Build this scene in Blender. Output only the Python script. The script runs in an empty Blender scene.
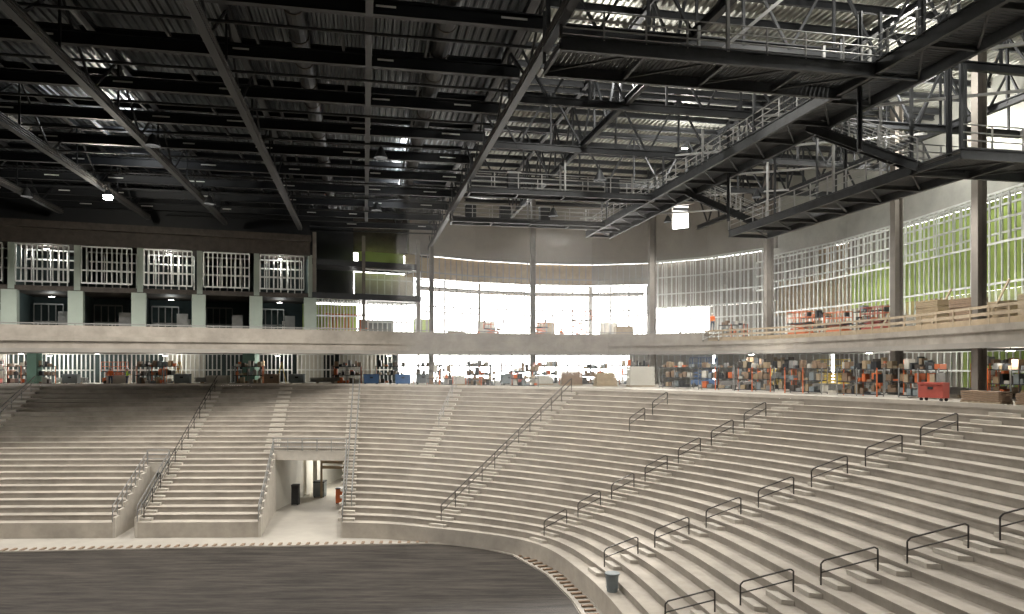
import bpy, math, random
from mathutils import Vector, Matrix
random.seed(7)
R=random.random
sc=bpy.context.scene
try:
    sc.view_settings.view_transform='Standard'
    sc.view_settings.exposure=.6
except Exception: pass

# ---------------------------------------------------------------- materials
def mat(name,col,rough=.7,metal=0,var=.12,scale=3.0,bump=0,col2=None,emit=None,es=0):
    m=bpy.data.materials.new(name); m.use_nodes=True
    nt=m.node_tree; b=nt.nodes['Principled BSDF']
    b.inputs['Roughness'].default_value=rough; b.inputs['Metallic'].default_value=metal
    tc=nt.nodes.new('ShaderNodeTexCoord')
    n=nt.nodes.new('ShaderNodeTexNoise'); n.inputs['Scale'].default_value=scale; n.inputs['Detail'].default_value=6
    n.inputs['Roughness'].default_value=.65
    nt.links.new(tc.outputs['Object'],n.inputs['Vector'])
    r=nt.nodes.new('ShaderNodeValToRGB')
    c2=col2 if col2 else tuple(c*(1-var*2) for c in col)
    r.color_ramp.elements[0].position=.35; r.color_ramp.elements[0].color=(*c2,1)
    r.color_ramp.elements[1].position=.65; r.color_ramp.elements[1].color=(*col,1)
    nt.links.new(n.outputs['Fac'],r.inputs['Fac']); nt.links.new(r.outputs['Color'],b.inputs['Base Color'])
    if bump:
        bp=nt.nodes.new('ShaderNodeBump'); bp.inputs['Strength'].default_value=bump
        nt.links.new(n.outputs['Fac'],bp.inputs['Height']); nt.links.new(bp.outputs['Normal'],b.inputs['Normal'])
    if emit:
        b.inputs['Emission Color'].default_value=(*emit,1); b.inputs['Emission Strength'].default_value=es
    return m
M={}
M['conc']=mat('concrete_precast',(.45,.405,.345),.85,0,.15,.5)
M['riser']=mat('concrete_riser_shaded',(.35,.315,.27),.9,0,.15,.6)  # darker copy of the tread concrete, riser shade put into the colour
M['conc2']=mat('concrete_wall',(.30,.28,.25),.9,0,.1,.25)
M['concf']=mat('concrete_floor',(.42,.39,.34),.7,0,.1,.3)
M['aisle']=mat('concrete_step',(.50,.46,.40),.85,0,.08,1.5)
M['beige']=mat('plaster_teal_beige',(.33,.38,.33),.8,0,.05,.5)
M['teals']=mat('teal_green_paint',(.16,.30,.24),.7,0,.05,.5)
M['black']=mat('black_steel',(.012,.014,.017),.55,.1,.1,1)
M['dark']=mat('dark_steel',(.03,.032,.035),.55,.2,.1,1)
M['catw']=mat('catwalk_steel',(.06,.064,.068),.55,.2,.15,2)
M['girder']=mat('girder_steel',(.10,.095,.09),.6,.1,.2,2)
M['rust']=mat('primer_steel',(.075,.062,.052),.7,.1,.2,2)
M['colst']=mat('column_steel',(.20,.18,.155),.7,.1,.1,1)
M['galv']=mat('galvanised_stud',(.70,.72,.70),.45,.35,.08,2)
M['galvd']=mat('galvanised_rail',(.26,.26,.25),.5,.3,.08,2)
M['crail']=mat('catwalk_rail_steel',(.40,.40,.39),.5,.2,.08,2)
M['deck']=mat('roof_deck_metal',(.10,.11,.12),.38,.7,.1,.5)
M['deckr']=mat('roof_deck_hazed',(.42,.42,.38),.5,.3,.1,.5)  # paler copy of the left deck, haze and daylight put into the colour
M['teal']=mat('dark_teal_wall',(.05,.075,.075),.8,0,.2,.3)
M['green']=mat('green_sheathing',(.40,.53,.13),.7,0,.08,.6)
M['gyp']=mat('gypsum_board',(.55,.53,.47),.8,0,.06,.5)
M['ply']=mat('plywood',(.38,.29,.18),.7,0,.12,2)
M['wood']=mat('lumber',(.40,.32,.22),.7,0,.1,3)
M['orange']=mat('orange_paint',(.60,.14,.04),.5,0,.05,2)
M['red']=mat('red_paint',(.38,.07,.05),.5,0,.05,2)
M['blue']=mat('blue_paint',(.05,.12,.26),.5,0,.05,2)
M['yellow']=mat('yellow_paint',(.62,.45,.08),.5,0,.05,2)
M['white']=mat('white_plastic',(.7,.7,.67),.5,0,.03,2)
M['grey']=mat('grey_plastic',(.20,.23,.24),.5,0,.05,4)
M['brown']=mat('brown_cardboard',(.26,.18,.12),.8,0,.1,4)
M['rub']=mat('rubber',(.02,.02,.02),.8,0,.1,4)
M['rail']=mat('handrail_dark',(.05,.045,.04),.5,.3,.1,4)
M['skin']=mat('skin',(.50,.30,.20),.5,0,.04,8)
M['jean']=mat('denim',(.05,.07,.12),.8,0,.1,8)
M['vest']=mat('hi_vis_orange',(.95,.20,.03),.6,0,.05,8)
M['vesty']=mat('hi_vis_lime',(.6,.85,.05),.6,0,.05,8)
M['hair']=mat('hair_dark',(.03,.02,.015),.7,0,.05,20)
M['brd']=mat('leather_boots',(.12,.07,.04),.8,0,.05,8)
M['lamp']=mat('lamp_glass',(1,1,1),.3,0,0,1,emit=(1,.93,.78),es=80)
M['lamp2']=mat('lamp_glass_small',(1,1,1),.3,0,0,1,emit=(1,.95,.85),es=20)

def cover_mat():
    m=bpy.data.materials.new('black_floor_cover'); m.use_nodes=True
    nt=m.node_tree; b=nt.nodes['Principled BSDF']; b.inputs['Roughness'].default_value=.8
    b.inputs['Specular IOR Level'].default_value=.25
    tc=nt.nodes.new('ShaderNodeTexCoord')
    mp=nt.nodes.new('ShaderNodeMapping'); mp.inputs['Rotation'].default_value=(0,0,math.radians(-11)); mp.inputs['Scale'].default_value=(.15,1.1,1)
    n=nt.nodes.new('ShaderNodeTexNoise'); n.inputs['Scale'].default_value=1.6; n.inputs['Detail'].default_value=8; n.inputs['Roughness'].default_value=.75
    r=nt.nodes.new('ShaderNodeValToRGB'); r.color_ramp.elements[0].position=.38; r.color_ramp.elements[0].color=(.019,.016,.013,1)
    r.color_ramp.elements[1].position=.66; r.color_ramp.elements[1].color=(.068,.058,.048,1)
    bp=nt.nodes.new('ShaderNodeBump'); bp.inputs['Strength'].default_value=.4; bp.inputs['Distance'].default_value=.15
    nt.links.new(tc.outputs['Object'],mp.inputs['Vector']); nt.links.new(mp.outputs['Vector'],n.inputs['Vector'])
    nt.links.new(n.outputs['Fac'],r.inputs['Fac']); nt.links.new(r.outputs['Color'],b.inputs['Base Color'])
    nt.links.new(n.outputs['Fac'],bp.inputs['Height']); nt.links.new(bp.outputs['Normal'],b.inputs['Normal'])
    return m
M['cover']=cover_mat()

# ---------------------------------------------------------------- mesh builder
class MB:
    def __init__(s): s.v=[];s.f=[];s.m=[];s.mats=[]
    def mi(s,k):
        if k not in s.mats: s.mats.append(k)
        return s.mats.index(k)
    def face(s,pts,k):
        n=len(s.v); s.v+= [tuple(p) for p in pts]; s.f.append(tuple(range(n,n+len(pts)))); s.m.append(s.mi(k))
    def hexa(s,a,k):
        n=len(s.v); s.v+=[tuple(p) for p in a]
        for q in ((0,3,2,1),(4,5,6,7),(0,1,5,4),(1,2,6,5),(2,3,7,6),(3,0,4,7)):
            s.f.append(tuple(n+i for i in q)); s.m.append(s.mi(k))
    def beam(s,p0,p1,w,h,k,up=Vector((0,0,1))):
        p0=Vector(p0);p1=Vector(p1); d=p1-p0
        if d.length<1e-5: return
        d.normalize()
        if abs(d.dot(up))>.98: up=Vector((.98,.196,0))
        sd=d.cross(up).normalized(); u=sd.cross(d).normalized()
        a=[]
        for p in (p0,p1):
            for (i,j) in ((-1,-1),(1,-1),(1,1),(-1,1)):
                a.append(p+sd*w/2*i+u*h/2*j)
        s.hexa(a,k)
    def box(s,c,sz,k,rot=0):
        c=Vector(c); ca,sa=math.cos(rot),math.sin(rot); ex=Vector((ca,sa,0))*sz[0]/2; ey=Vector((-sa,ca,0))*sz[1]/2; ez=Vector((0,0,sz[2]/2))
        a=[c+ex*i+ey*j+ez*l for l in(-1,1) for (i,j) in((-1,-1),(1,-1),(1,1),(-1,1))]
        s.hexa(a,k)
    def ibeam(s,p0,p1,w,h,k):
        p0=Vector(p0);p1=Vector(p1);z=Vector((0,0,h/2-.03))
        s.beam(p0+z,p1+z,w,.06,k); s.beam(p0-z,p1-z,w,.06,k); s.beam(p0,p1,.05,h-.1,k)
    def cyl(s,p0,p1,r,k,n=10,r2=None,cap=True):
        p0=Vector(p0);p1=Vector(p1);d=(p1-p0).normalized(); up=Vector((0,0,1)) if abs(d.z)<.9 else Vector((1,0,0))
        a=d.cross(up).normalized(); b=a.cross(d); r2=r if r2 is None else r2
        q0=[p0+(a*math.cos(2*math.pi*i/n)+b*math.sin(2*math.pi*i/n))*r for i in range(n)]
        q1=[p1+(a*math.cos(2*math.pi*i/n)+b*math.sin(2*math.pi*i/n))*r2 for i in range(n)]
        for i in range(n):
            j=(i+1)%n; s.face([q0[i],q0[j],q1[j],q1[i]],k)
        if cap:
            s.face(q0[::-1],k); s.face(q1,k)
    def obj(s,name,parent=None,loc=None,rot=0):
        me=bpy.data.meshes.new(name); me.from_pydata(s.v,[],s.f)
        for k in s.mats: me.materials.append(M[k])
        me.polygons.foreach_set('material_index',s.m); me.update()
        o=bpy.data.objects.new(name,me); sc.collection.objects.link(o)
        if loc is not None: o.location=loc
        o.rotation_euler[2]=rot
        if parent: o.parent=parent
        return o

def cr(pts,t):
    n=len(pts); i=min(max(int(math.floor(t)),0),n-2); f=t-i
    P=[Vector(pts[max(0,min(n-1,i+k))]) for k in(-1,0,1,2)]
    return .5*((2*P[1])+(P[2]-P[0])*f+(2*P[0]-5*P[1]+4*P[2]-P[3])*f*f+(3*P[1]-P[0]-3*P[2]+P[3])*f**3)
UA=Vector((.981,.196,0)); VA=Vector((-.196,.981,0))
def uv(u,v,z): return UA*u+VA*v+Vector((0,0,z))

# ---------------------------------------------------------------- seating bowl
ZI,ZO,ZF=-11.5,-2.4,-12.6
INN=[(-61,52),(-44.5,52.5),(-26.6,53),(-11.9,53),(-5.5,51.3),(1.15,47.3),(3.9,40.3),(5.3,31.8),(6.0,23),(6.6,15),(7,8)]
OUT=[(-66,74),(-48,74.5),(-29.9,75),(-15.7,74),(5.1,63.4),(18.6,48.5),(25.3,37.6),(28.3,23.6),(31.5,12),(34,3),(36,-5)]
N=24
def zr(i): return ZI+(ZO-ZI)*i/N
def SP(t,s,z=None):
    a=cr(INN,t);b=cr(OUT,t);p=a.lerp(b,s)
    return Vector((p.x,p.y,ZI+(ZO-ZI)*s if z is None else z))
cuts=[(1.88,1.985,8),(2.52,2.975,10)]
ts=sorted(set([i*.125 for i in range(81)]+[c for q in cuts for c in q[:2]]))
mb=MB()
for a,b in zip(ts[:-1],ts[1:]):
    tm=(a+b)/2; r0=0
    for c in cuts:
        if c[0]<tm<c[1]: r0=c[2]
    if r0==0:
        mb.face([SP(a,0,ZF),SP(b,0,ZF),SP(b,0,ZI),SP(a,0,ZI)],'conc')
    for i in range(r0,N):
        z=zr(i); z2=zr(i+1); s0=i/N; s1=(i+1)/N; sn=s1-.05/N
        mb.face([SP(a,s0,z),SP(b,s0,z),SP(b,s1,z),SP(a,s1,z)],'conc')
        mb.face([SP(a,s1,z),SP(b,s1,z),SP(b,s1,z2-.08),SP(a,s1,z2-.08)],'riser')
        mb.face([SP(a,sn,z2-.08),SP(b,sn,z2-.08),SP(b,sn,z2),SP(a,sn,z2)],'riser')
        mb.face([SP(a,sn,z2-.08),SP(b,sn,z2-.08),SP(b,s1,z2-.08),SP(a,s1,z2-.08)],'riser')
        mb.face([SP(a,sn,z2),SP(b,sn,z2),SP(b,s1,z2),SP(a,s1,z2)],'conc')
for c in cuts:
    r=c[2]
    for side in (0,1):
        t=c[side]; sg=(1 if side==0 else -1)*.012
        for i in range(r):
            zt=zr(i)+.35
            A,B=SP(t,i/N,ZF),SP(t,(i+1)/N,ZF); C,D=SP(t+sg,i/N,ZF),SP(t+sg,(i+1)/N,ZF)
            up=Vector((0,0,zt-ZF)); mb.hexa([A,B,D,C,A+up,B+up,D+up,C+up],'aisle')
bowl=mb.obj('seating_bowl')

mb=MB()
def aisle(t,w=.62,s0=0,s1=1):
    for i in range(int(s0*N),int(s1*N)):
        a=SP(t,(i+.5)/N); b=SP(t,(i+.98)/N); tang=(SP(t+.02,(i+.7)/N)-SP(t-.02,(i+.7)/N)); tang.z=0; tang.normalize()
        z=zr(i); h=(zr(1)-zr(0))/2
        q=[a-tang*w,a+tang*w,b+tang*w,b-tang*w]
        mb.hexa([Vector((p.x,p.y,z+.004)) for p in q]+[Vector((p.x,p.y,z+h)) for p in q],'aisle')
AIS=[1,2,2.5,3,3.5,4,5,6,7,8,9]
for t in AIS:
    aisle(t, .62, .44 if t==2.5 else (.45 if t==3.5 else 0))
mb.obj('aisle_steps')

def stair_rail(t,s0,s1,name='stair_handrail',off=0,k='galvd'):
    mb=MB(); n=int((s1-s0)*N)
    prev=None
    for i in range(n+1):
        s=s0+(s1-s0)*i/n; r=min(N-1,int(s*N+.01)); p=SP(t+off,s); base=Vector((p.x,p.y,zr(r))); top=Vector((p.x,p.y,p.z+1.0))
        if i%2==0: mb.cyl(base,top,.035,k,6)
        if prev:
            mb.cyl(prev,top,.04,k,6); mb.cyl(prev-Vector((0,0,.45)),top-Vector((0,0,.45)),.03,k,6)
        prev=top
    return mb.obj(name)
stair_rail(1,.1,1); stair_rail(2,.03,1,k='rail'); stair_rail(3,.1,1,off=-.01); stair_rail(3,.1,1,off=.03)
stair_rail(3.5,.65,1); stair_rail(4,.05,1,k='rail')
def loop_rail(t,i0,i1):
    mb=MB(); a=SP(t,(i0+.25)/N); b=SP(t,(i1+.25)/N); k='rail'
    A=Vector((a.x,a.y,zr(i0)));B=Vector((b.x,b.y,zr(i1))); h=Vector((0,0,.95)); m=Vector((0,0,.5)); dd=(B-A).normalized()*.12
    mb.cyl(A,A+h-Vector((0,0,.1)),.035,k,6); mb.cyl(B,B+h-Vector((0,0,.1)),.035,k,6)
    mb.cyl(A+h-Vector((0,0,.1)),A+h+dd,.035,k,6); mb.cyl(B+h-Vector((0,0,.1)),B+h-dd,.035,k,6)
    mb.cyl(A+h+dd,B+h-dd,.035,k,6); mb.cyl(A+m,B+m,.03,k,6)
    mb.obj('aisle_handrail')
for t in (5,6,7,8):
    for i in range(1,22,3): loop_rail(t,i,i+2)
for i in (17,20): loop_rail(4.5,i,i+2)

def guard(mb,a,b,k='galvd',h=1.05,sp=1.2,balusters=False):
    a=Vector(a);b=Vector(b);L=(b-a).length;n=max(1,round(L/sp))
    for i in range(n+1):
        p=a.lerp(b,i/n); mb.cyl(p,p+Vector((0,0,h)),.04,k,6)
    for f in (1,.66,.33): mb.cyl(a+Vector((0,0,h*f)),b+Vector((0,0,h*f)),.035,k,6)
    if balusters:
        n=int(L/.15)
        for i in range(n):
            p=a.lerp(b,i/n); mb.beam(p,p+Vector((0,0,h)),.02,.02,k)
def vom(c,full):
    t0,t1,r=c; mb=MB(); s=r/N; zt=zr(r)
    A=SP(t0,s,ZF);B=SP(t1,s,ZF); d=(B-A).normalized(); n=Vector((-d.y,d.x,0))
    L=22; zc=zt-.55
    up=lambda p,z:Vector((p.x,p.y,z))
    mb.hexa([up(A,zc),up(B,zc),up(B+n*.3,zc),up(A+n*.3,zc),up(A,zt+.25),up(B,zt+.25),up(B+n*.3,zt+.25),up(A+n*.3,zt+.25)],'aisle')
    if not full:
        w=(B-A).length
        A2=A+d*w*.35;B2=A+d*w*.9
        mb.hexa([A,A2,A2+n*.3,A+n*.3,up(A,zc),up(A2,zc),up(A2+n*.3,zc),up(A+n*.3,zc)],'aisle')
        mb.hexa([B2,B,B+n*.3,B2+n*.3,up(B2,zc),up(B,zc),up(B+n*.3,zc),up(B2+n*.3,zc)],'aisle')
        L=6
    k='gyp' if full else 'teal'
    for p in (A,B):
        mb.face([p,p+n*L,up(p+n*L,zc),up(p,zc)],k)
    mb.face([up(A,zc),up(B,zc),up(B+n*L,zc),up(A+n*L,zc)],k)
    mb.face([A+n*L,B+n*L,up(B+n*L,zc),up(A+n*L,zc)],k)
    mb.obj('wall_vomitory')
    g=MB()
    guard(g,up(A-n*.1,zt+.25),up(B-n*.1,zt+.25),balusters=full)
    for t in(t0,t1):
        pr=None
        for i in range(0,r+1):
            p=SP(t,i/N); q=Vector((p.x,p.y,p.z+1.2)); b=Vector((p.x,p.y,p.z+.05))
            g.cyl(b,q,.035,'galvd',6)
            if pr:
                g.cyl(pr,q,.04,'galvd',6); g.cyl(pr-Vector((0,0,.5)),q-Vector((0,0,.5)),.03,'galvd',6)
            pr=q
    g.obj('vomitory_guardrail')
    if full:
        x=MB()
        for f,l in((.12,8),(.42,12)):
            p=A.lerp(B,f)+n*l; x.beam(p,up(p,zc),.4,.4,'gyp')
        for j in range(3): x.beam(up(A+n*(7-j*1.5),zc-.15-j*.02),up(B+n*(7-j*1.5),zc-.15-j*.02),.3,.3,'wood')
        pa,pb=A.lerp(B,.3)+n*6.5,B+n*6.5
        for z in (zc-.5,zc-1.0,zc-1.5): x.beam(up(pa,z),up(pb,z),.1,.28,'wood')
        x.beam(pa,up(pa,zc),.2,.2,'wood')
        x.obj('tunnel_framing')
        for f,l,k2,sz in((.72,4,'orange',(.8,.6,1.2)),(.85,5.6,'red',(.7,.7,1.5)),(.25,7,'grey',(1,1,1.3)),(.12,3,'rub',(.6,.6,1.6)),(.6,9,'brown',(1,.6,1)),(.4,14,'grey',(1,.6,1.6))):
            p=A.lerp(B,f)+n*l; y=MB(); y.box(Vector((0,0,sz[2]/2+.1)),sz,k2); y.box(Vector((0,0,sz[2]+.15)),(sz[0]*1.06,sz[1]*1.06,.1),'dark')
            for ix in(-1,1):
                for iy in(-1,1): y.cyl(Vector((ix*sz[0]*.4,iy*sz[1]*.4-.04,.06)),Vector((ix*sz[0]*.4,iy*sz[1]*.4+.04,.06)),.06,'rub',8)
            y.obj('rolling_tool_cart',loc=(p.x,p.y,ZF))
        ld=bpy.data.lights.new('tunnel_light','POINT'); ld.energy=520; ld.shadow_soft_size=.5; ld.color=(1,.98,.93)
        lo=bpy.data.objects.new('tunnel_light',ld); p=A.lerp(B,.5)+n*10; lo.location=(p.x,p.y,zc-.5); sc.collection.objects.link(lo)
vom(cuts[0],False); vom(cuts[1],True)

# ---------------------------------------------------------------- arena floor
mb=MB(); mb.face([(-90,-30,ZF),(60,-30,ZF),(60,100,ZF),(-90,100,ZF)],'concf'); mb.obj('floor')
ce=[(-70,46.5),(-46,48),(-33.6,48.8),(-20,50),(-5.6,51),(-2.9,50.5),(0,48.0),(2,43.6),(3.1,39.0),(3.6,35),(4.3,25),(5,5),(-70,5)]
mb=MB(); top=[Vector((x,y,ZF+.04)) for x,y in ce]; mb.face(top[::-1],'cover')
for i in range(len(top)):
    a,b=top[i],top[(i+1)%len(top)]; mb.face([a,b,b-Vector((0,0,.03)),a-Vector((0,0,.03))],'cover')
mb.obj('black_floor_covering')
mb=MB()
for i in range(0,10):
    a,b=top[i],top[i+1]; L=(b-a).length; n=max(1,int(L/.62))
    nn=Vector((-(b-a).y,(b-a).x,0)).normalized()
    mb.beam(a+nn*.12+Vector((0,0,.02)),b+nn*.12+Vector((0,0,.02)),.12,.08,'conc')
    for j in range(n):
        p=a.lerp(b,(j+.5)/n)+nn*.65; mb.box(p+Vector((0,0,.02)),(.2,.6,.08),'brown',math.atan2((b-a).y,(b-a).x))
mb.obj('dasher_board_sill')

# ---------------------------------------------------------------- concourses
ctr=Vector((-15,22))
mb=MB()
def outw(p,L):
    d=(Vector(p[:2])-ctr).normalized(); return Vector((p[0]+d.x*L,p[1]+d.y*L))
tt=[i*.25 for i in range(41)]
for a,b in zip(tt[:-1],tt[1:]):
    p,q=cr(OUT,a),cr(OUT,b); p2,q2=outw(p,45),outw(q,45)
    z=ZO; mb.face([(*p,z),(*q,z),(*q2,z),(*p2,z)],'concf')
    mb.hexa([(*p,z),(*q,z),(*outw(q,.25),z),(*outw(p,.25),z),(*p,z+.22),(*q,z+.22),(*outw(q,.25),z+.22),(*outw(p,.25),z+.22)],'aisle')
mb.obj('concourse_floor')

E=[(-62,56),(-51.9,58),(-41.5,60),(-31.3,64),(-19.1,70),(-8.4,76),(5.3,81),(15.3,80),(24.0,70),(27.4,54),(27.2,39),(29.5,29),(34,16),(38,2)]
ZB0,ZB1=.9,2.1
mb=MB(); gr=MB()
et=[i*.25 for i in range((len(E)-1)*4+1)]
for a,b in zip(et[:-1],et[1:]):
    p,q=cr(E,a),cr(E,b); p2,q2=outw(p,24),outw(q,24)
    mb.face([(*p,ZB0),(*q,ZB0),(*q2,ZB0),(*p2,ZB0)],'conc2')
    mb.face([(*p,ZB1),(*q,ZB1),(*q2,ZB1),(*p2,ZB1)],'concf')
    mb.face([(*p,ZB0),(*q,ZB0),(*q,ZB1),(*p,ZB1)],'riser')
    pi,qi=outw(p,-.12),outw(q,-.12)
    mb.hexa([(*pi,ZB0-.1),(*qi,ZB0-.1),(*q,ZB0-.1),(*p,ZB0-.1),(*pi,ZB0+.25),(*qi,ZB0+.25),(*q,ZB0+.25),(*p,ZB0+.25)],'conc2')
    mb.hexa([(*pi,ZB1-.35),(*qi,ZB1-.35),(*q,ZB1-.35),(*p,ZB1-.35),(*pi,ZB1+.05),(*qi,ZB1+.05),(*q,ZB1+.05),(*p,ZB1+.05)],'riser')
    P,Q=Vector((*outw(p,.3),ZB1)),Vector((*outw(q,.3),ZB1))
    if a<7.5:
        gr.beam(P+Vector((0,0,.5)),Q+Vector((0,0,.5)),.12,.95,'riser')
        gr.beam(P+Vector((0,0,1.12)),Q+Vector((0,0,1.12)),.08,.1,'galvd')
        gr.beam(P+Vector((0,0,.9)),P+Vector((0,0,1.12)),.08,.08,'galvd')
    else:
        for z,h in((.22,.4),(.68,.2),(1.1,.16)): gr.beam(P+Vector((0,0,z)),Q+Vector((0,0,z)),.05,h,'ply' if z<.5 else 'wood')
        gr.beam(P,P+Vector((0,0,1.2)),.1,.1,'wood')
        R_=P.lerp(Q,.5); gr.beam(R_,R_+Vector((0,0,1.2)),.1,.1,'wood')
mb.obj('upper_balcony_slab'); gr.obj('balcony_guardrail')

# ---------------------------------------------------------------- stud walls
def stud_wall(mb,a,b,z0,z1,sp=.6,k='galv',w=.09,mids=(.5,),skip=0):
    a=Vector((*a,0));b=Vector((*b,0));L=(b-a).length;n=max(1,int(L/sp))
    for i in range(n+1):
        if R()<skip: continue
        p=a.lerp(b,i/n); mb.beam((p.x,p.y,z0),(p.x,p.y,z1),w,w,k)
    for z in [z0,z1]+[z0+(z1-z0)*m for m in mids]:
        mb.beam((a.x,a.y,z),(b.x,b.y,z),w,.14,k)
def panel(mb,a,b,z0,z1,k,off=0,th=.15,ext=0):
    a=Vector((*a,0));b=Vector((*b,0));d=(b-a).normalized();n=Vector((-d.y,d.x,0))
    a=a+n*off-d*ext;b=b+n*off+d*ext
    mb.hexa([(a.x,a.y,z0),(b.x,b.y,z0),(b.x+n.x*th,b.y+n.y*th,z0),(a.x+n.x*th,a.y+n.y*th,z0),
             (a.x,a.y,z1),(b.x,b.y,z1),(b.x+n.x*th,b.y+n.y*th,z1),(a.x+n.x*th,a.y+n.y*th,z1)],k)
S0=Vector((-62,59)); S1=Vector((-20.2,74)); Sd=(S1-S0).normalized(); Sn=Vector((-Sd.y,Sd.x)); SL=(S1-S0).length
mb=MB()
panel(mb,S0,S1,2.1,11.2,'teal',8,.3)
panel(mb,S0,S1,6.4,6.85,'rust',0,8)
panel(mb,S0,S1,10.6,12.2,'rust',-.3,9)
panel(mb,S0,S1,12.2,17.0,'black',.6,.3)
panel(mb,S0,S1,11.9,12.5,'rust',-1.2,1.0)
panel(mb,S0,S1,2.1,2.5,'beige',-.05,.3)
mb.obj('wall_suites')
mb=MB(); st=MB(); npier=9
for i in range(npier+1):
    f=1-i*.1155
    p=S0.lerp(S1,f)
    if f<0: break
    mb.box((p.x,p.y,4.25),(1.2,.9,4.3),'beige',math.atan2(Sd.y,Sd.x))
    mb.box((p.x,p.y+.2,8.6),(.5,.5,4.2),'beige',math.atan2(Sd.y,Sd.x))
    q=S0.lerp(S1,f-.1155)
    n=Vector((Sn.x,Sn.y)); 
    panel(mb,p,p+n*8,2.1,10.6,'teal',0,.15)
    a=p.lerp(q,.12);b=p.lerp(q,.92)
    stud_wall(st,b,a,7.2,10.5,.4,'galv',.10,(.35,))
    stud_wall(st,b+n*3,a+n*3,6.9,10.4,.6,'galv',.09,(.5,.75))
    stud_wall(st,b+n*6,a.lerp(b,.4)+n*6,2.2,5.6,.5,'galvd',.08)
    panel(mb,a.lerp(b,.15)+n*4,a.lerp(b,.4)+n*4,2.2,4.8,'galvd',0,.1)
    if i%2==0: 
        c=p.lerp(q,.35)+n*7.6; mb.box((c.x,c.y,3.3),(1.1,.1,2.3),'gyp',math.atan2(Sd.y,Sd.x))
mb.obj('suite_piers'); st.obj('suite_stud_framing')
mb=MB()
a=Vector((-20,74));b=Vector((-9.8,79))
stud_wall(mb,a,a.lerp(b,.42),2.1,6.4,.3,'galv',.09,(.3,.6))
stud_wall(mb,a.lerp(b,.5),b,2.1,6.2,.5,'galv',.12,(.5,))
panel(mb,a.lerp(b,.5),b.lerp(a,.15),2.1,4.6,'grey',4,.1)
panel(mb,a,a.lerp(b,.5),2.1,6.2,'green',5,.1)
stud_wall(mb,a+Vector((.5,3)),a.lerp(b,.45)+Vector((0,3)),2.1,5,.4,'orange',.1)
panel(mb,a,b,6.4,7.0,'dark',-.3,6)
stud_wall(mb,a.lerp(b,.45),b,7,9.6,.7,'galv',.1,(.6,))
panel(mb,a.lerp(b,.5),b.lerp(a,.05),10.6,12.0,'green',4,.1)
panel(mb,a,b,9.8,10.4,'dark',0,4)
panel(mb,a,a.lerp(b,.5),6.9,17,'black',6,.1)
panel(mb,a.lerp(b,.5),b+Vector((3,2)),12.0,17,'rust',5,.1)
panel(mb,a.lerp(b,.5),b+Vector((1,.5)),6.9,9.9,'gyp',5.5,.1)
for f in(.02,.46,.98):
    p=a.lerp(b,f); mb.beam((p.x,p.y,2.1),(p.x,p.y,13),.35,.35,'colst')
mb.obj('service_tower')

W=[(-10.8,83),(-4,88),(2.6,91),(10,92),(16.7,90.5),(22.5,86),(27.3,79),(30.2,69),(31.6,58),(32.2,46),(34.5,36),(39,22),(43,8)]
mb=MB(); st=MB(); gp=MB()
for i in range(len(W)-1):
    a,b=W[i],W[i+1]
    A,B=Vector(a),Vector(b)
    if i<4:
        panel(mb,A,B,12.2,19.6,'conc2',.6,.4,.5); panel(mb,A,B,9.6,12.2,'ply' if i<3 else 'conc2',1.2,.1,.7)
        stud_wall(st,A,B,2.1,12.2,.75,'galvd',.1,(.42,.62,.8))
        stud_wall(st,A+Vector((0,1)),B+Vector((0,1)),2.1,9.4,1.1,'galvd',.13,(.5,))
        # structural steel beyond the framing
        st.ibeam((*(A+Vector((0,3))),8.6),(*(B+Vector((0,3))),8.6),.3,.5,'colst')
        st.ibeam((*(A+Vector((0,3))),2.1),(*(A+Vector((0,3))),9.6),.4,.4,'colst')
        panel(gp,A.lerp(B,.1),A.lerp(B,.42),2.1,5.0,('green','gyp','ply','gyp')[i],2,.1)
        stud_wall(st,A+Vector((0,2.5)),B+Vector((0,2.5)),-2.4,.9,1.3,'galvd',.15,(.6,))
    elif i<6:
        if i==4:
            Wm=A.lerp(B,.38);Wn=A.lerp(B,.78)
            panel(mb,A,Wm,12.2,19.6,'conc2',.6,.4,0); panel(mb,Wn,B,12.2,19.6,'conc2',.6,.4,0)
            panel(mb,Wn,B,12.2,19.6,'conc2',1.1,.3,1)
            panel(mb,Wm,Wn,12.2,16.0,'conc2',.6,.4); panel(mb,Wm,Wn,18.8,19.6,'conc2',.6,.4)
        else: panel(mb,A,B,12.2,19.6,'conc2',.6,.4,.6)
        panel(mb,A,B,6.6,12.2,'conc2',1.6,.1,1)
        if i==5: panel(mb,A,B,2.1,6.6,'conc2',1.8,.1,1)
        stud_wall(st,A,B,2.1,12.2,.6,'galv',.1,(.3,.6,.8))
        stud_wall(st,A+Vector((.5,.8)),B+Vector((.5,.8)),2.1,12.2,.9,'galv',.1,(.45,))
    else:
        panel(mb,A,B,11.2,19.6,'deckr',1.2,.3,.8)
        panel(gp,A,B,5.0,11.2,('ply','green','green','green','green','conc2')[i-6],1.6,.1,.8)
        if i in (6,7):
            panel(gp,A,A.lerp(B,.6),8.6,11.2,'conc2',1.3,.1)
        panel(gp,A,B,2.1,5.2,'conc2' if i!=7 else 'brown',3.2,.1,1.5)
        stud_wall(st,A,B,2.1,11.2,.6,'galv',.1,(.34,.7,.9))
        stud_wall(st,A-Vector((1.2,0)),B-Vector((1.2,0)),7.6,10.6,.9,'galv',.08,(.5,))
mb.obj('wall_back'); st.obj('stud_framing'); gp.obj('wall_sheathing')

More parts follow.
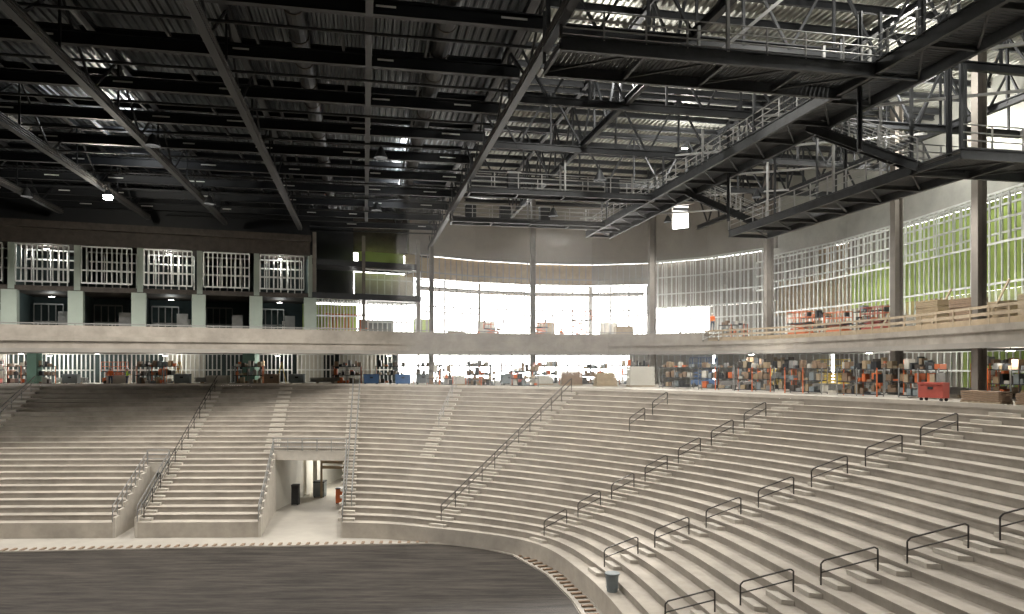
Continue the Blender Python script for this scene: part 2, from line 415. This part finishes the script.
mb=MB()
for a,b in (((-62,59),(-74,20)),((-74,20),(-74,-22)),((-74,-22),(58,-22)),((58,-22),(48,2)),((48,2),(43,8))):
    panel(mb,Vector(a),Vector(b),ZF,19.8,'conc2',0,.4)
panel(mb,Vector((-62,59)),Vector((-66,84)),-2.4,17,'conc2',0,.4)
mb.obj('wall_perimeter')

mb=MB(); st=MB()
a=Vector((-64,80));b=Vector((-13.5,88))
panel(mb,a,b,-2.4,.9,'teal',4,.2)
d=(b-a).normalized(); L=(b-a).length
x=0
while x<L-1:
    w=4+R()*4; p=a+d*x;q=a+d*min(L,x+w-.6)
    stud_wall(st,p,q,-2.4,.9,.45,'galv',.11,(.45,))
    if R()<.5: panel(mb,p,p.lerp(q,.7),-2.4,.9,'gyp' if R()<.6 else 'beige',.6,.1)
    x+=w
p=a+d*(L*.71); mb.box((p.x,p.y-6,-.75),(1.3,1.3,3.3),'teals')
p=a+d*(L*.28); mb.box((p.x,p.y-5,-.75),(1.0,1.0,3.3),'teals')
LW=[(14.5,93),(24,89),(34,80),(38,64),(39,48),(43,34),(48,20)]
for i in range(len(LW)-1):
    A,B=Vector(LW[i]),Vector(LW[i+1])
    panel(mb,A,B,-2.4,.9,('gyp','gyp','conc2','green','green','conc2')[i],1,.2)
    stud_wall(st,A,B,-2.4,.9,.7,'galv',.1,(.5,))
mb.obj('wall_concourse'); st.obj('concourse_stud_framing')

for (x,y,w) in((2.3,81.7,.5),(15.3,80.8,.65),(24.8,71.5,.6),(28.6,55,.55),(28.1,44.5,.5),(-8.4,77.0,.4)):
    mb=MB(); ztop=19.0 if x>0 else 12
    for z0,z1 in((ZO,ZB0),(ZB1,ztop)):
        for s in(-1,1): mb.box((x+s*w/2,y,(z0+z1)/2),(.06,w,z1-z0),'colst',.2)
        mb.box((x,y,(z0+z1)/2),(w,.05,z1-z0),'colst',.2)
    mb.box((x,y,ZO+.04),(w*1.6,w*1.6,.08),'colst',.2); mb.box((x,y,ZB1+.04),(w*1.6,w*1.6,.08),'colst',.2)
    mb.obj('steel_column')

# ---------------------------------------------------------------- roof
def deckm(u0,u1,v0,v1,z,k,name):
    mb=MB(); n=int(round((u1-u0)/.4))+1
    for i in range(n):
        u=u0+i*.4
        pr=[(u,z),(u+.12,z),(u+.17,z+.12),(u+.33,z+.12),(u+.4,z)]
        for (a,za),(b,zb) in zip(pr[:-1],pr[1:]):
            mb.face([uv(a,v0,za),uv(b,v0,zb),uv(b,v1,zb),uv(a,v1,za)],k)
    mb.obj(name)
deckm(-75,7.8,-40,98,16.4,'deck','ceiling')
deckm(8,62,-40,98,19.6,'deckr','ceiling')
mb=MB(); mb.hexa([uv(7.9,-40,16.3),uv(8.1,-40,16.3),uv(8.1,98,16.3),uv(7.9,98,16.3),uv(7.9,-40,19.75),uv(8.1,-40,19.75),uv(8.1,98,19.75),uv(7.9,98,19.75)],'dark'); mb.obj('trim_roof_step')

def truss(mb,p0,p1,h,k,w=.35,step=4,web=.14):
    p0=Vector(p0);p1=Vector(p1);H=Vector((0,0,h)); mb.ibeam(p0,p1,w,.45,k); mb.ibeam(p0+H,p1+H,w,.35,k)
    L=(p1-p0).length;n=max(1,round(L/step))
    for i in range(n):
        a=p0.lerp(p1,i/n);b=p0.lerp(p1,(i+1)/n);c=a.lerp(b,.5)
        mb.beam(a,a+H,web,web,k); mb.beam(a+H,c,web,web,k); mb.beam(c,b+H,web,web,k)
for u,k,z in((-44,'girder',13),(-38,'black',13),(-31.8,'girder',13),(-25.6,'girder',13),(-19,'girder',13),(-12.7,'girder',13),(-6.1,'girder',13),(7.3,'girder',13)):
    mb=MB()
    vl=61+(u+44)*.22 if u<7 else 82
    mb.ibeam(uv(u,4,z-.02),uv(u,vl+5,z-.02),.42,.2,k)
    truss(mb,uv(u,4,z),uv(u,vl+5,z),2.9,'black' if u<7 else 'dark',.36,8,.1); mb.obj('roof_girder')
mb=MB(); truss(mb,uv(.2,10,14.3),uv(.2,76,14.3),1.7,'dark',.3,8,.1); mb.obj('roof_girder')
mb=MB(); v=9
while v<84:
    mb.ibeam(uv(-58,v,14.4),uv(7.6,v,14.4),.32,.62,'black')
    mb.ibeam(uv(-58,v+2.7,15.9),uv(7.6,v+2.7,15.9),.2,.35,'black')
    mb.cyl(uv(-58,v+1.4,13.95),uv(7.6,v+1.4,13.95),.07,'black',6)
    v+=5.4
for u in range(-50,7,4):
    mb.beam(uv(u+1,9,15.4),uv(u+1,80,15.4),.12,.2,'black')
mb.obj('roof_purlins')
mb=MB()
v=9
while v<80:
    for j in range(9):
        u=-46+j*6.3+R()*3
        if u<6: mb.beam(uv(u,v-.2,14.42),uv(u+.7+R()*.5,v-.2,14.42),.03,.08,'white')
    v+=5.4
mb.obj('beam_labels')
mb=MB()
for (u,v0,v1,z) in((-3,30,76,15.4),(3.6,24,80,15.2),(-22,30,70,15.6)):
    mb.cyl(uv(u,v0,z),uv(u,v1,z),.45,'dark',14)
    for q in range(int(v0),int(v1),3): mb.cyl(uv(u,q,z),uv(u,q+.1,z),.49,'rust',14)
mb.obj('air_duct')
mb=MB(); v=14
while v<62:
    truss(mb,uv(8,v,14.9),uv(46,v,14.9),4.1,'dark',.28,5,.12); v+=9
for u in(15,29,37): truss(mb,uv(u,6,15.2),uv(u,78,15.2),3.9,'dark',.3,5,.12)
v=6
while v<88:
    mb.ibeam(uv(8,v,19.2),uv(46,v,19.2),.2,.4,'dark'); v+=2.7
for i in range(8):
    mb.beam(uv(22,18+i*8,14.9),uv(36,10+i*8,14.9),.14,.14,'crail')
mb.obj('roof_trusses')

# ---------------------------------------------------------------- catwalks
def catwalk(p0,p1,w=1.8,name='catwalk',hang=True,zr_=14.5,deep=.4,k='catw',stair=False):
    mb=MB(); p0=Vector(p0);p1=Vector(p1);L=(p1-p0).length;d=(p1-p0).normalized()
    sd=Vector((d.y,-d.x,0)).normalized(); Z=Vector((0,0,1))
    for s in(-1,1):
        mb.ibeam(p0+sd*s*w/2-Z*.2,p1+sd*s*w/2-Z*.2,.18,deep,k)
        for h in(.4,.75,1.1): mb.cyl(p0+sd*s*w/2+Z*h,p1+sd*s*w/2+Z*h,.03,'crail',6)
        n=max(1,int(L/1.6))
        for i in range(n+1):
            q=p0.lerp(p1,i/n)+sd*s*w/2; mb.beam(q,q+Z*1.1,.06,.06,'crail')
    n=int(L/.2)
    for i in range(n):
        q=p0.lerp(p1,(i+.5)/n)
        if stair: mb.box(q,(w,.25,.05),k,math.atan2(sd.y,sd.x))
        else: mb.beam(q-sd*w/2,q+sd*w/2,.15,.05,k)
    n=max(1,int(L/3))
    for i in range(n+1):
        q=p0.lerp(p1,i/n)-Z*.3
        mb.ibeam(q-sd*(w/2),q+sd*(w/2),.12,.24,k)
        if i<n:
            q2=p0.lerp(p1,(i+1)/n)-Z*.3; mb.beam(q-sd*w/2,q2+sd*w/2,.08,.08,k)
    if hang:
        n=max(1,int(L/6))
        for i in range(n+1):
            q=p0.lerp(p1,i/n)
            for s in(-1,1):
                a=q+sd*s*w/2; mb.beam(a,Vector((a.x,a.y,max(zr_,a.z+2.2))),.12,.12,'crail' if i%2 else k)
    mb.obj(name)
catwalk(uv(7.3,28.4,12.3),uv(21,28.4,12.3),2.6,deep=.6)
catwalk(uv(22,12,12.4),uv(22,68,12.4),2.4,deep=.6)
catwalk(uv(7.3,52,12.3),uv(21,52,12.3),1.3)
catwalk(uv(7.3,63,12.3),uv(21,63,12.3),1.5)
catwalk(uv(27.2,31,9.4),uv(27.2,49,9.4),3.0,zr_=14.5,deep=.5)
catwalk(uv(25.8,29.6,9.4),uv(42,29.6,9.4),3.0,zr_=14.5,deep=.5)
catwalk(uv(23,35,12.4),uv(26.2,31,9.5),1.3,'catwalk_stair',False,stair=True,deep=.5)
catwalk(uv(23,50,12.4),uv(27,46.5,9.5),1.3,'catwalk_stair',False,stair=True,deep=.5)
catwalk(uv(23,20,12.4),uv(40,20,12.4),1.6)
mb=MB()
for u,v in((26,29),(28.6,40),(21,28.4),(23,44),(33,29.6)):
    mb.ibeam(uv(u,v,9.2),uv(u,v,15),.3,.3,'catw')
mb.beam(uv(22,28.4,12.5),uv(26,29,15.5),.15,.15,'crail'); mb.beam(uv(14,28.4,12.5),uv(17.5,28.4,15.5),.13,.13,'crail')
mb.obj('catwalk_hanger_post')
mb=MB()
for u,v in((9,63.3),(12,63.3),(15.5,63),(10.5,52),(18,52.2)):
    mb.box(uv(u,v,12.9),(.9,.6,1.2),'dark',.2); mb.box(uv(u,v,13.55),(1,.7,.08),'crail',.2)
mb.obj('electrical_cabinet')

# ---------------------------------------------------------------- clutter
def scissor_lift(x,y,z,rot=0,h=1.6,k='orange'):
    m=MB(); m.box((0,0,.45),(2.2,1.0,.45),k)
    for a in(-.8,.8):
        for b in(-.45,.45): m.cyl((a,b-.1,.2),(a,b+.1,.2),.2,'rub',12)
    n=3; st=h/n
    for i in range(n):
        for b in(-.35,.35):
            m.beam((-.9,b,.7+i*st),(.9,b,.7+(i+1)*st),.06,.08,k); m.beam((.9,b,.7+i*st),(-.9,b,.7+(i+1)*st),.06,.08,k)
    zt=.75+h; m.box((0,0,zt),(2.4,1.0,.12),'dark')
    for b in(-.48,.48):
        for hh in(.55,1.05): m.cyl((-1.2,b,zt+hh),(1.2,b,zt+hh),.03,k,6)
        for a in(-1.2,-.4,.4,1.2): m.cyl((a,b,zt),(a,b,zt+1.05),.03,k,6)
    for a in(-1.2,1.2):
        for hh in(.55,1.05): m.cyl((a,-.48,zt+hh),(a,.48,zt+hh),.03,k,6)
    m.box((1.1,0,zt+.8),(.15,.4,.35),'dark')
    m.obj('scissor_lift',loc=(x,y,z),rot=rot)
def rack(x,y,z,rot=0,w=3,h=2.0,ks=('brown','ply','grey','brown','gyp','dark','wood','galvd','dark','brown','grey','orange','rust')):
    m=MB()
    for a in(-w/2,0,w/2):
        for b in(-.4,.4): m.beam((a,b,0),(a,b,h),.07,.07,'orange' if R()<.3 else 'galvd')
    for l in(.15,h*.5,h*.95):
        m.box((0,0,l),(w,.85,.06),'dark')
        q=-w/2+.25
        while q<w/2-.2:
            ww=.15+R()*.3; hh=.12+R()*.55
            m.box((q+ww/2,R()*.1,l+.03+hh/2),(ww*.9,.6,hh),random.choice(ks)); q+=ww+.15*R()
    m.obj('storage_rack',loc=(x,y,z),rot=rot)
def pallet(x,y,z,rot=0,k='gyp',h=.9,w=2.2):
    m=MB()
    for b in(-.5,0,.5): m.box((0,b,.06),(w,.1,.1),'wood')
    for i in range(7): m.box((-w/2+.1+i*(w-.2)/6,0,.13),(.12,1.15,.03),'wood')
    n=int(h/.12)
    for i in range(n): m.box(((R()-.5)*.06,(R()-.5)*.05,.2+i*.12),(w*.95,1.1,.1),k)
    m.obj('material_pallet',loc=(x,y,z),rot=rot)
def gangbox(x,y,z,rot=0,k='grey'):
    m=MB(); m.box((0,0,.6),(1.5,.75,.8),k); m.box((0,-.05,1.08),(1.55,.8,.14),k); m.box((0,-.4,.8),(.3,.05,.15),'dark')
    for a in(-.6,.6):
        for b in(-.3,.3): m.cyl((a,b-.04,.1),(a,b+.04,.1),.1,'rub',10); m.beam((a,b,.1),(a,b,.25),.06,.06,'dark')
    m.obj('job_site_tool_box',loc=(x,y,z),rot=rot)
def ladder(x,y,z,rot=0,h=2.4,k='yellow'):
    m=MB()
    for b in(-.28,.28): m.beam((-.5,b,0),(0,b*.7,h),.06,.06,k); m.beam((.5,b,0),(0,b*.7,h),.04,.04,k)
    for i in range(1,8): f=i/8; m.beam((-.5+.5*f,-.28,h*f),(-.5+.5*f,.28,h*f),.06,.04,'galv')
    m.box((0,0,h),(.25,.4,.05),'red'); m.obj('step_ladder',loc=(x,y,z),rot=rot)
def stud_bundle(x,y,z,rot=0):
    m=MB()
    for b in(-.8,.8): m.box((b,0,.1),(.1,1.1,.2),'wood')
    for i in range(6):
        for j in range(5): m.box(((R()-.5)*.2,-.45+i*.18,.25+j*.1),(3,.14,.07),'galvd')
    m.obj('steel_stud_bundle',loc=(x,y,z),rot=rot)
Z0=ZO;Z1=ZB1
for i,(x,y) in enumerate([(-49.5,77.3),(-46,77.2),(-41.8,78.6),(-37.8,77.3),(-34.5,77.5),(-31.0,78),(-27.6,77.5),(-22.5,77.5)]):
    (rack,gangbox,pallet)[i%3](x,y,Z0,.1)
for i,(x,y) in enumerate([(-53.5,80.5),(-48.2,81),(-38.3,81),(-33.3,81.5),(-29,82),(-20.5,81)]):
    (rack,stud_bundle)[i%2](x,y,Z0,.1)
scissor_lift(-54.5,77,Z0,.2,.8,'red'); scissor_lift(-43.5,81,Z0,.2,.6,'orange'); ladder(-35.8,79.6,Z0); ladder(-24.8,79.6,Z0,.4)
rack(-17.6,78.6,Z0,.1); rack(-18.2,81.8,Z0,.1); gangbox(-25,77,Z0,.2,'brown')
for i,(x,y) in enumerate([(-13.2,80),(-9.4,78.4),(-6,76.5),(-3.6,79.5),(-.4,76.5),(3.1,77.5)]):
    (rack,gangbox,pallet)[i%3](x,y,Z0,.1*i)
rack(-9.3,81.2,Z0,.1); rack(3.6,80.6,Z0,.2); rack(8.6,77.6,Z0,.2,3,1.8); ladder(-6.4,79.3,Z0,.3)
rack(-7.2,73.6,Z0,.1,2.6,1.5); rack(-3,72.4,Z0,.0,2.6,1.3); rack(1.2,71.2,Z0,-.2,2.6,1.6); rack(12.6,76.5,Z0,-.2,3,2.1); stud_bundle(-4.6,83,Z0,.2)
gangbox(-14.6,76.6,Z0,.3,'blue'); gangbox(-11.2,76,Z0,.1,'blue'); scissor_lift(.2,80.5,Z0,.4,.6,'red')
pallet(9.2,73,Z0,.2,'ply',1.2); pallet(6,75.4,Z0,.2,'brown',1.4); pallet(12.5,72,Z0,.2,'gyp',1.8,2.6)
for i,(x,y,r) in enumerate([(15,67.5,-.6),(17.6,63.5,-.6),(20.3,66.5,-.5),(19.7,60.2,-.7),(22.4,62.6,-.8),(22.4,56.4,-.9),(25.2,58.3,-1),(24.6,52.3,-1),(27.9,54.8,-1.1),(27.2,49,-1.2),(30,50.3,-1.2),(31.5,46.3,-1.2)]):
    (rack,rack,stud_bundle,rack)[i%4](x,y,Z0,r)
for (x,y,r) in ((22.6,70,-.7),(31,61,-1.1),(30.8,56.6,-1.2),(33.6,51.5,-1.3),(26,72.5,-.8)): rack(x,y,Z0,r,3,2.3)
scissor_lift(18.4,71,Z0,-.5,1.0,'blue'); scissor_lift(27.2,62.5,Z0,-1,.8,'yellow'); ladder(23.8,66.8,Z0,.3)
for (x,y,r) in((27.3,42.6,-1.2),(28.0,38.9,-1.2)): pallet(x,y,Z0,r,'brown',.7,2.4)
gangbox(30.3,42,Z0,-1,'red'); gangbox(26.0,45.6,Z0,-1,'red'); rack(31,38.5,Z0,-1.3,3,2.2); rack(34,43,Z0,-1.3,3,2.2)
scissor_lift(26.6,68.2,Z1,-1.2,.7,'orange'); scissor_lift(28.2,64,Z1,-1.3,.4,'orange'); scissor_lift(29.2,59.3,Z1,-1.3,.5,'red'); scissor_lift(8,86,Z1,.1,2.0,'orange'); scissor_lift(-2,84,Z1,.1,.9,'orange'); scissor_lift(3,86.5,Z1,.5,1.2,'orange')
for (x,y,r,k) in((29.4,51.6,-1.4,'ply'),(29.8,48.3,-1.4,'brown'),(29.8,45.0,-1.4,'ply'),(29.8,41.6,-1.4,'wood'),(29.8,55.2,-1.4,'gyp'),(-6.2,82.8,.1,'brown'),(13,86,.1,'ply'),(30.4,38.4,-1.4,'brown')): pallet(x,y,Z1,r,k,1.2+R()*.9,2.2)
rack(24.0,80.3,Z1,-.8); gangbox(18.8,83.3,Z1,-.6,'grey'); stud_bundle(27,73.5,Z1,-1); rack(28.6,69.6,Z1,-1.2,3,2.2); rack(30.2,62.6,Z1,-1.3,3,2.3)
m=MB(); n=16; m.cyl((0,0,0),(0,0,.9),.27,'grey',n,.34); m.cyl((0,0,.86),(0,0,.93),.38,'grey',n); m.cyl((0,0,.2),(0,0,.24),.31,'grey',n)
p=SP(6.38,.5/N); m.obj('trash_can',loc=(p.x,p.y,zr(0)))
m=MB()
for y in(40,44,50,57): m.beam((28.2,y,Z1+.1),(30.6,y+1.5,Z1+3),.1,.1,'wood')
m.obj('timber_brace')
m=MB(); m.box((0,0,1.05),(1.8,.9,.1),'ply')
for a in(-.85,.85):
    for b in(-.4,.4): m.beam((a,b,.1),(a,b,1.0),.06,.06,'galv'); m.cyl((a,b-.03,.08),(a,b+.03,.08),.08,'rub',10)
    m.beam((a,-.4,.5),(a,.4,.5),.05,.05,'galv')
for b in(-.4,.4): m.beam((-.85,b,.2),(.85,b,.95),.04,.04,'galv')
m.obj('work_platform',loc=(20.5,75.6,Z1),rot=-.7)

# ---------------------------------------------------------------- workers
def worker(x,y,z,rot=0,vest='vest',pose=0,hat='white'):
    e=bpy.data.objects.new('construction_worker',None); sc.collection.objects.link(e); e.location=(x,y,z); e.rotation_euler[2]=rot; e.empty_display_size=.2
    def mk(name,V,E_,rad,mt):
        me=bpy.data.meshes.new(name); me.from_pydata(V,E_,[]); o=bpy.data.objects.new(name,me); sc.collection.objects.link(o); o.parent=e
        o.modifiers.new('s','SKIN')
        if not me.skin_vertices: 
            bpy.context.view_layer.objects.active=o
            try: bpy.ops.mesh.customdata_skin_add()
            except Exception: pass
        if me.skin_vertices:
            dta=me.skin_vertices[0].data
            for i,r in enumerate(rad): dta[i].radius=r if isinstance(r,tuple) else (r,r)
            dta[0].use_root=True
        sb=o.modifiers.new('b','SUBSURF'); sb.levels=1; sb.render_levels=2; me.materials.append(M[mt]); return o
    mk('legs',[(0,0,.95),(.1,0,.88),(.12,-.03,.5),(.12,.02,.1),(-.1,0,.88),(-.13,.04,.5),(-.14,.12,.1)],[(0,1),(1,2),(2,3),(0,4),(4,5),(5,6)],[(.15,.11),(.1,.1),.07,.05,(.1,.1),.07,.05],'jean')
    for sx,sy in((.12,.02),(-.14,.12)):
        mk('boot',[(sx,sy+.03,.07),(sx,sy-.08,.06),(sx,sy-.18,.05)],[(0,1),(1,2)],[.055,.05,.04],'brd')
    f=-.28 if pose else -.02
    V=[(0,0,.95),(0,0,1.15),(0,0,1.38),(0,0,1.5),(.19,0,1.42),(.24,.02,1.15),(.25,f,.93 if not pose else 1.1),(-.19,0,1.42),(-.25,.03,1.15),(-.24,f,.95 if not pose else 1.12)]
    mk('torso',V,[(0,1),(1,2),(2,3),(2,4),(4,5),(5,6),(2,7),(7,8),(8,9)],[(.15,.11),(.15,.11),(.16,.12),.06,.075,.055,.04,.075,.055,.04],vest)
    for sx,(hx,hy,hz) in((1,V[6]),(-1,V[9])):
        dy=-.0 if not pose else -.08; dz=-.09 if not pose else 0
        HV=[(hx,hy,hz),(hx,hy+dy,hz+dz)];HE=[(0,1)];HR=[.028,(.04,.02)]
        for j in range(4):
            o_=(j-1.5)*.022; l=(.07,.085,.08,.06)[j]; fy=1 if pose else 0
            HV+= [(hx+o_*fy,hy+dy+o_*(1-fy)-l*.5*fy,hz+dz-l*.5*(1-fy)),(hx+o_*fy-.02*sx,hy+dy+o_*(1-fy)-l*fy,hz+dz-l*(1-fy)-.01)]; k=len(HV); HE+=[(1,k-2),(k-2,k-1)]; HR+=[.01,.008]
        HV+=[(hx-.03*sx,hy-.03,hz-.04),(hx-.03*sx,hy-.06,hz-.08)]; k=len(HV); HE+=[(0,k-2),(k-2,k-1)]; HR+=[.011,.009]
        mk('hand',HV,HE,HR,'skin')
    mk('head',[(0,0,1.46),(0,0,1.56),(0,-.015,1.63),(0,0,1.7)],[(0,1),(1,2),(2,3)],[.05,.065,.085,.075],'skin')
    m=MB(); m.box((0,-.1,1.63),(.03,.04,.045),'skin'); 
    for s in(-1,1): m.box((s*.035,-.092,1.65),(.022,.012,.012),'hair'); m.box((s*.088,0,1.63),(.02,.04,.06),'skin')
    m.box((0,-.09,1.58),(.05,.012,.01),'red'); m.box((0,.06,1.62),(.14,.06,.09),'hair'); m.obj('face',e)
    m=MB(); rr=[(.135,1.69),(.13,1.72),(.115,1.77),(.08,1.805),(.03,1.82)]
    for (r1,z1),(r2,z2) in zip(rr[:-1],rr[1:]): m.cyl((0,0,z1),(0,0,z2),r1,hat,14,r2)
    m.box((0,-.14,1.695),(.18,.09,.015),hat); m.obj('hard_hat',e)
worker(20.5,75.6,Z1+1.1,.2,'vest',0); worker(-41.2,75.9,Z0,.4,'vest',0,'white'); worker(-39.7,76.3,Z0,2,'vesty',1)
worker(-3.9,86.0,Z1,1,'vest',1); worker(5.6,83.9,Z1,2,'vest',1)

# ---------------------------------------------------------------- lights
def lampfix(p,big=True,energy=3000,col=(1,.93,.8),spot=False,name='high_bay_and_fill_light'):
    p=Vector(p); e=bpy.data.objects.new(name,None); sc.collection.objects.link(e); e.location=p
    m=MB()
    if name=='work_and_fill_light':
        m.box((0,0,.1),(.5,.18,.12),'dark'); m.beam((0,0,.15),(0,0,.25),.05,.05,'dark'); m.obj('housing',e)
        m=MB(); m.box((0,0,.03),(.46,.15,.03),'lamp2'); m.obj('lens',e)
    else:
        m.cyl((0,0,.15),(0,0,.55),.3,'dark',14,.12); m.cyl((0,0,.55),(0,0,1.0),.03,'dark',6)
        if not big: m.cyl((0,0,-.1),(0,0,.16),.42,'dark',16,.3,cap=False)
        m.obj('housing',e)
        m=MB(); m.cyl((0,0,-.1 if big else .1),(0,0,.15),.3 if big else .26,'lamp' if big else 'lamp2',14); m.obj('lens',e)
    ld=bpy.data.lights.new(name,'SPOT' if spot else 'POINT'); ld.energy=energy; ld.color=col; ld.shadow_soft_size=.25
    if spot: ld.spot_size=math.radians(150); ld.spot_blend=.6; ld.shadow_soft_size=.3
    lo=bpy.data.objects.new('bulb',ld); lo.location=(0,0,-.15 if spot else -.35); sc.collection.objects.link(lo); lo.parent=e
lampfix((-29.5,54,12.0),True,1000)
for u in(-38,-25,-12,1):  # added fill lamps over the bowl, lenses recessed out of sight
    for v,en in((20,2400),(46,4800),(62,4800)):
        lampfix(uv(u,v,12.6),False,en,(1,.96,.90),True)
for u in(15,):  # more added fill, below the right roof
    for v,en in((20,2600),(46,4800),(58,4600)):
        lampfix(uv(u,v,11.9),False,en,(1,.96,.90),True)
for v in(22,40): lampfix(uv(31,v,11.9),False,3600,(1,.96,.90),True)  # added fill above the right stand
lampfix(uv(33,58,14.2),False,4500,(1,.96,.90),True); lampfix(uv(30,70,14.2),False,3500,(1,.96,.90),True)  # spots added on the trusses to brighten the right walls
for (x,y,z,en) in((16,30,17.3,1300),(24,45,17.3,1600),(28,25,17.3,1300),(14,60,17.3,1300),(6,44,17.3,1300),(30,52,16.5,1400)):  # up-lights added to lift the right roof deck
    lampfix((x,y,z),False,en,(1,.97,.9),False,'work_and_fill_light')
for (x,y,z) in((-8.4,58,15.9),(-9.9,64,15.9),(-11.5,76,15.9),(-2,70,15.9),(-26,50,15.9)):  # added lamps standing in for daylight glints on the roof deck
    lampfix((x,y,z),False,250,(.95,.98,1),False,'work_and_fill_light')
for (x,y) in((-50,80),(-38,81),(-26,82),(-14,84),(22,68),(28,58),(31,46),(34,66)):
    lampfix((x,y,ZB0-.25),False,210,(1,.95,.85),False,'work_and_fill_light')
for f in(.04,.27,.5,.73,.96):
    p=S0.lerp(S1,f)-Sd*1.0+Sn*1.5; lampfix((p.x,p.y,10.3),False,130,(1,.97,.9),False,'work_and_fill_light')
    p=p+Sn*2; lampfix((p.x,p.y,6.1),False,50,(.95,1,.97),False,'work_and_fill_light')

w=bpy.data.worlds.new('world'); sc.world=w; w.use_nodes=True
bg=w.node_tree.nodes['Background']; bg.inputs['Color'].default_value=(1,.98,.95,1); bg.inputs['Strength'].default_value=10
sd=bpy.data.lights.new('sun','SUN'); sd.energy=9; sd.angle=math.radians(3); sd.color=(1,.94,.86)
so=bpy.data.objects.new('sun',sd); sc.collection.objects.link(so)
dirv=Vector((.06,-1,-.38)); so.rotation_euler=dirv.to_track_quat('-Z','Y').to_euler()

vm=bpy.data.materials.new('bloom_scatter'); vm.use_nodes=True; nt=vm.node_tree; nt.nodes.clear()  # scatter medium added for lens bloom around the far opening
o_=nt.nodes.new('ShaderNodeOutputMaterial'); vs=nt.nodes.new('ShaderNodeVolumeScatter')
vs.inputs['Density'].default_value=.0028; vs.inputs['Anisotropy'].default_value=.6; vs.inputs['Color'].default_value=(1,.98,.95,1)
nt.links.new(vs.outputs[0],o_.inputs['Volume'])
mb=MB(); M['air']=vm; mb.box((0,0,0),(44,44,22),'air'); mb.obj('bloom_haze',loc=(11,70,-1),rot=.2)  # added volume limited to the far end, gives the glow there

cd=bpy.data.cameras.new('camera'); cam=bpy.data.objects.new('camera',cd); sc.collection.objects.link(cam)
cam.location=(0,0,0); cam.rotation_euler=(math.radians(90),0,0); cd.lens=26.0; cd.sensor_width=36; cd.shift_y=(362-307)/1024
cd.clip_start=.1; cd.clip_end=500; sc.camera=cam
